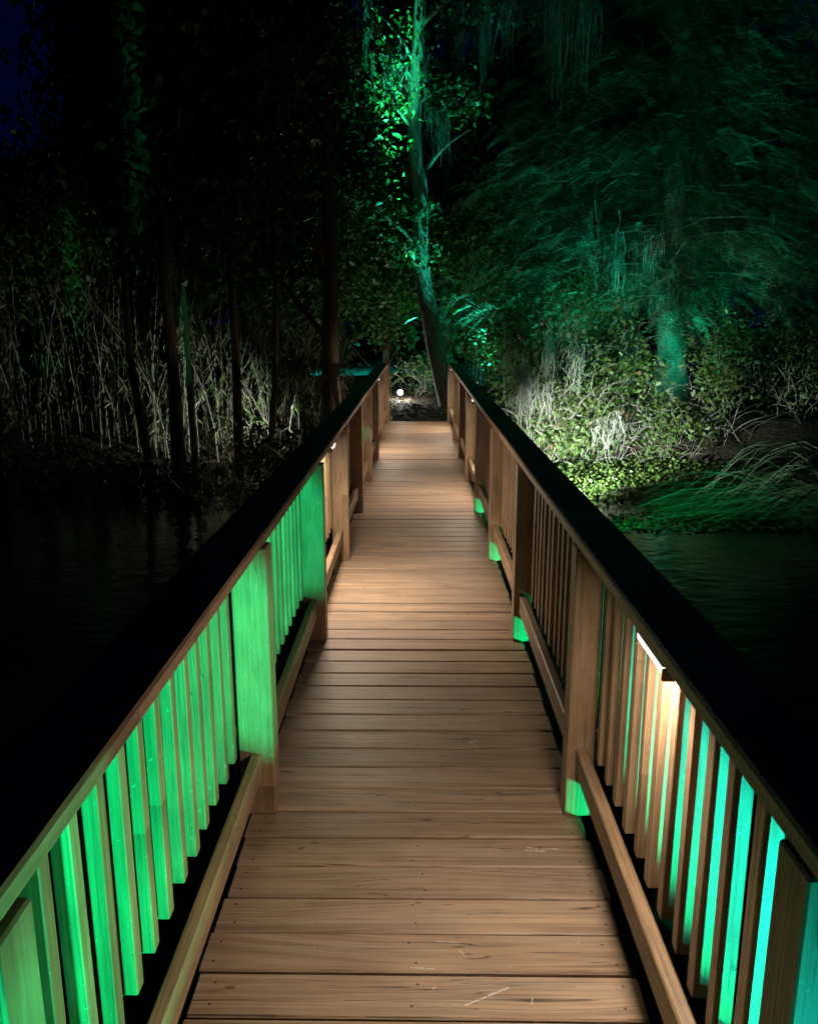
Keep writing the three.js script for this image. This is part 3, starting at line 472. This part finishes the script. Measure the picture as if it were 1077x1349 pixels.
// low leaves along the water's edge
{
  const R = rngOf(700), base = P(3, -0.5, 11.6), C = new Growth(base);
  for (let k = 0; k < 8000; k++) { const x = 1.3 + 6.2 * R(), d = 10.6 + 2.5 * R() + 0.35 * Math.sin(x * 2.1) - 0.1 * (x - 1.3), y = Math.max(groundY(x, d), -0.6) + 0.02 + 0.16 * R() * R(); const dir = V(gauss(R), 0.3 + 0.4 * R(), gauss(R)).normalize(), L = 0.032 + 0.04 * R(); C.leaf(P(x, y, d), dir, rdir(R).cross(dir).normalize(), L, L * 0.75, vary(PAL.leaf, R)); }
  tag(mesh('ground_cover', C.geo(), leafMat, scene, base), 'low round glossy leaves along the edge of the black water', 'ground cover', null, 'stuff');
  const Wd = new Growth(P(0, -0.6, 7)), R3 = rngOf(702);
  for (let k = 0; k < 5000; k++) {
    const x = 1.6 + 6 * R3(), d = 8.8 + 3.2 * R3(); if (groundY(x, d) > -0.6 || fbm(x * 0.8 + 30, d * 0.8, 88, 2) < 0.3) continue;
    const a = R3() * 6.28, dir = V(Math.cos(a), 0.06 + 0.12 * R3(), Math.sin(a)).normalize(), L = 0.05 + 0.05 * R3(); Wd.leaf(P(x, -0.592 + 0.012 * R3(), d), dir, V(-Math.sin(a), gauss(R3) * 0.08, Math.cos(a)).normalize(), L, L * 0.8, vary(PAL.leaf, R3));
  }
  tag(mesh('floating_weed', Wd.geo(), dullMat, scene, P(0, -0.6, 7)), 'small round leaves floating in mats on the black water', 'water weed', null, 'stuff');
  const D = new Growth(P(0, 0, 17)), R2 = rngOf(701);
  for (let k = 0; k < 5200; k++) { const x = gauss(R2) * 3, d = 14.3 + 6 * R2(), y = groundY(x, d) + 0.012 + 0.02 * R2(), a = R2() * 6.28, dir = V(Math.cos(a), gauss(R2) * 0.15, Math.sin(a)).normalize(), L = 0.05 + 0.06 * R2(); if (groundY(x, d) < -0.58) continue; D.leaf(P(x, y, d), dir, V(-Math.sin(a), gauss(R2) * 0.2, Math.cos(a)).normalize(), L, L * 0.5, vary([0.09, 0.06, 0.035], R2, 0.5)); }
  tag(mesh('leaf_litter', D.geo(), dullMat, scene, P(0, 0, 17)), 'brown fallen leaves on the ground past the boardwalk end', 'leaves', null, 'stuff');
}

// ---------------------------------------------------------------- lamps in the grounds
flood(P(1.25, -0.3, 9.4), P(2.85, -0.45, 13.0), WHITE, 240, 30, 1, 0.03, 'white flood light below the railing aimed at the mossy twig tangle');
flood(P(1.3, -0.15, 8.9), P(4.3, 0.35, 9.2), WHITE, 13, 15, 1, 0.02, 'small white spot light below the railing aimed at the pale sedge');
flood(P(-1.2, 0.0, 12.2), P(-4.6, 0.3, 14.2), WHITE, 24, 34, 1, 0.02, 'white flood light on the bank aimed along the pale reeds');
flood(P(4.9, 0.05, 14.9), P(4.6, 4.2, 18.2), TEAL, 42, 58, 0.8, 0.03, 'teal flood light on the bank aimed up at the cypress');
flood(P(1.25, -0.2, 6.2), P(5.2, 4.9, 18), lin(0.03, 1, 0.55), 95, 21, 0.8, 0.03, 'teal flood light below the railing aimed over the shrubs at the cypress');
flood(P(2.7, 0.2, 16.9), P(3.8, 8.0, 17.8), TEAL, 60, 45, 0.8, 0.03, 'teal flood light behind the shrubs aimed up into the feathery foliage');
flood(P(1.35, -0.3, 8.3), P(4.2, -0.35, 9.9), GREEN, 13, 26, 1, 0.02, 'small green spot light at the water aimed at the sedge');
flood(P(-0.02, 0.15, 14.9), P(-0.45, 6.35, 16.7), lin(0.03, 1, 0.5), 1300, 6, 0.8, 0.03, 'teal spot light near the path aimed high into the leaning tree');
flood(P(1.5, 0.12, 16.0), P(-0.1, 6.0, 16.9), lin(0.03, 1, 0.72), 130, 25, 1, 0.03, 'teal spot light beside the railing end aimed along the leaning trunk');
flood(P(1.2, 0.12, 17.7), P(1.0, 2.6, 21), lin(0.05, 1, 0.3), 9, 55, 0.8, 0.03, 'green flood light washing the understorey trees');
flood(P(-3.4, 1.2, 20.6), P(-1.6, 0.37, 22), lin(0.01, 1, 0.9), 90, 45, 0.9, 0.02, 'cyan flood light over the algae pool behind the trees');
{
  const g = thing('path_lamp', P(-0.38, 0.17, 18), 'small bright white lamp standing on the path past the boardwalk', 'lamp');
  const ball = new THREE.SphereGeometry(0.06, 20, 14); mesh('bulb', ball, new THREE.MeshStandardMaterial({ color: lin(0.8, 0.8, 0.8), emissive: lin(1, 1, 0.95), emissiveIntensity: 12 }), g);
  const st = new THREE.CylinderGeometry(0.016, 0.02, 0.26, 10); st.translate(0, -0.17, 0); mesh('stake', st, housingMat, g);
  const l = new THREE.PointLight(lin(1, 1, 0.93), 3.6); l.castShadow = true; l.shadow.radius = 2; l.name = 'lamp_glow'; g.add(l);
}
renderer.render(scene, camera);
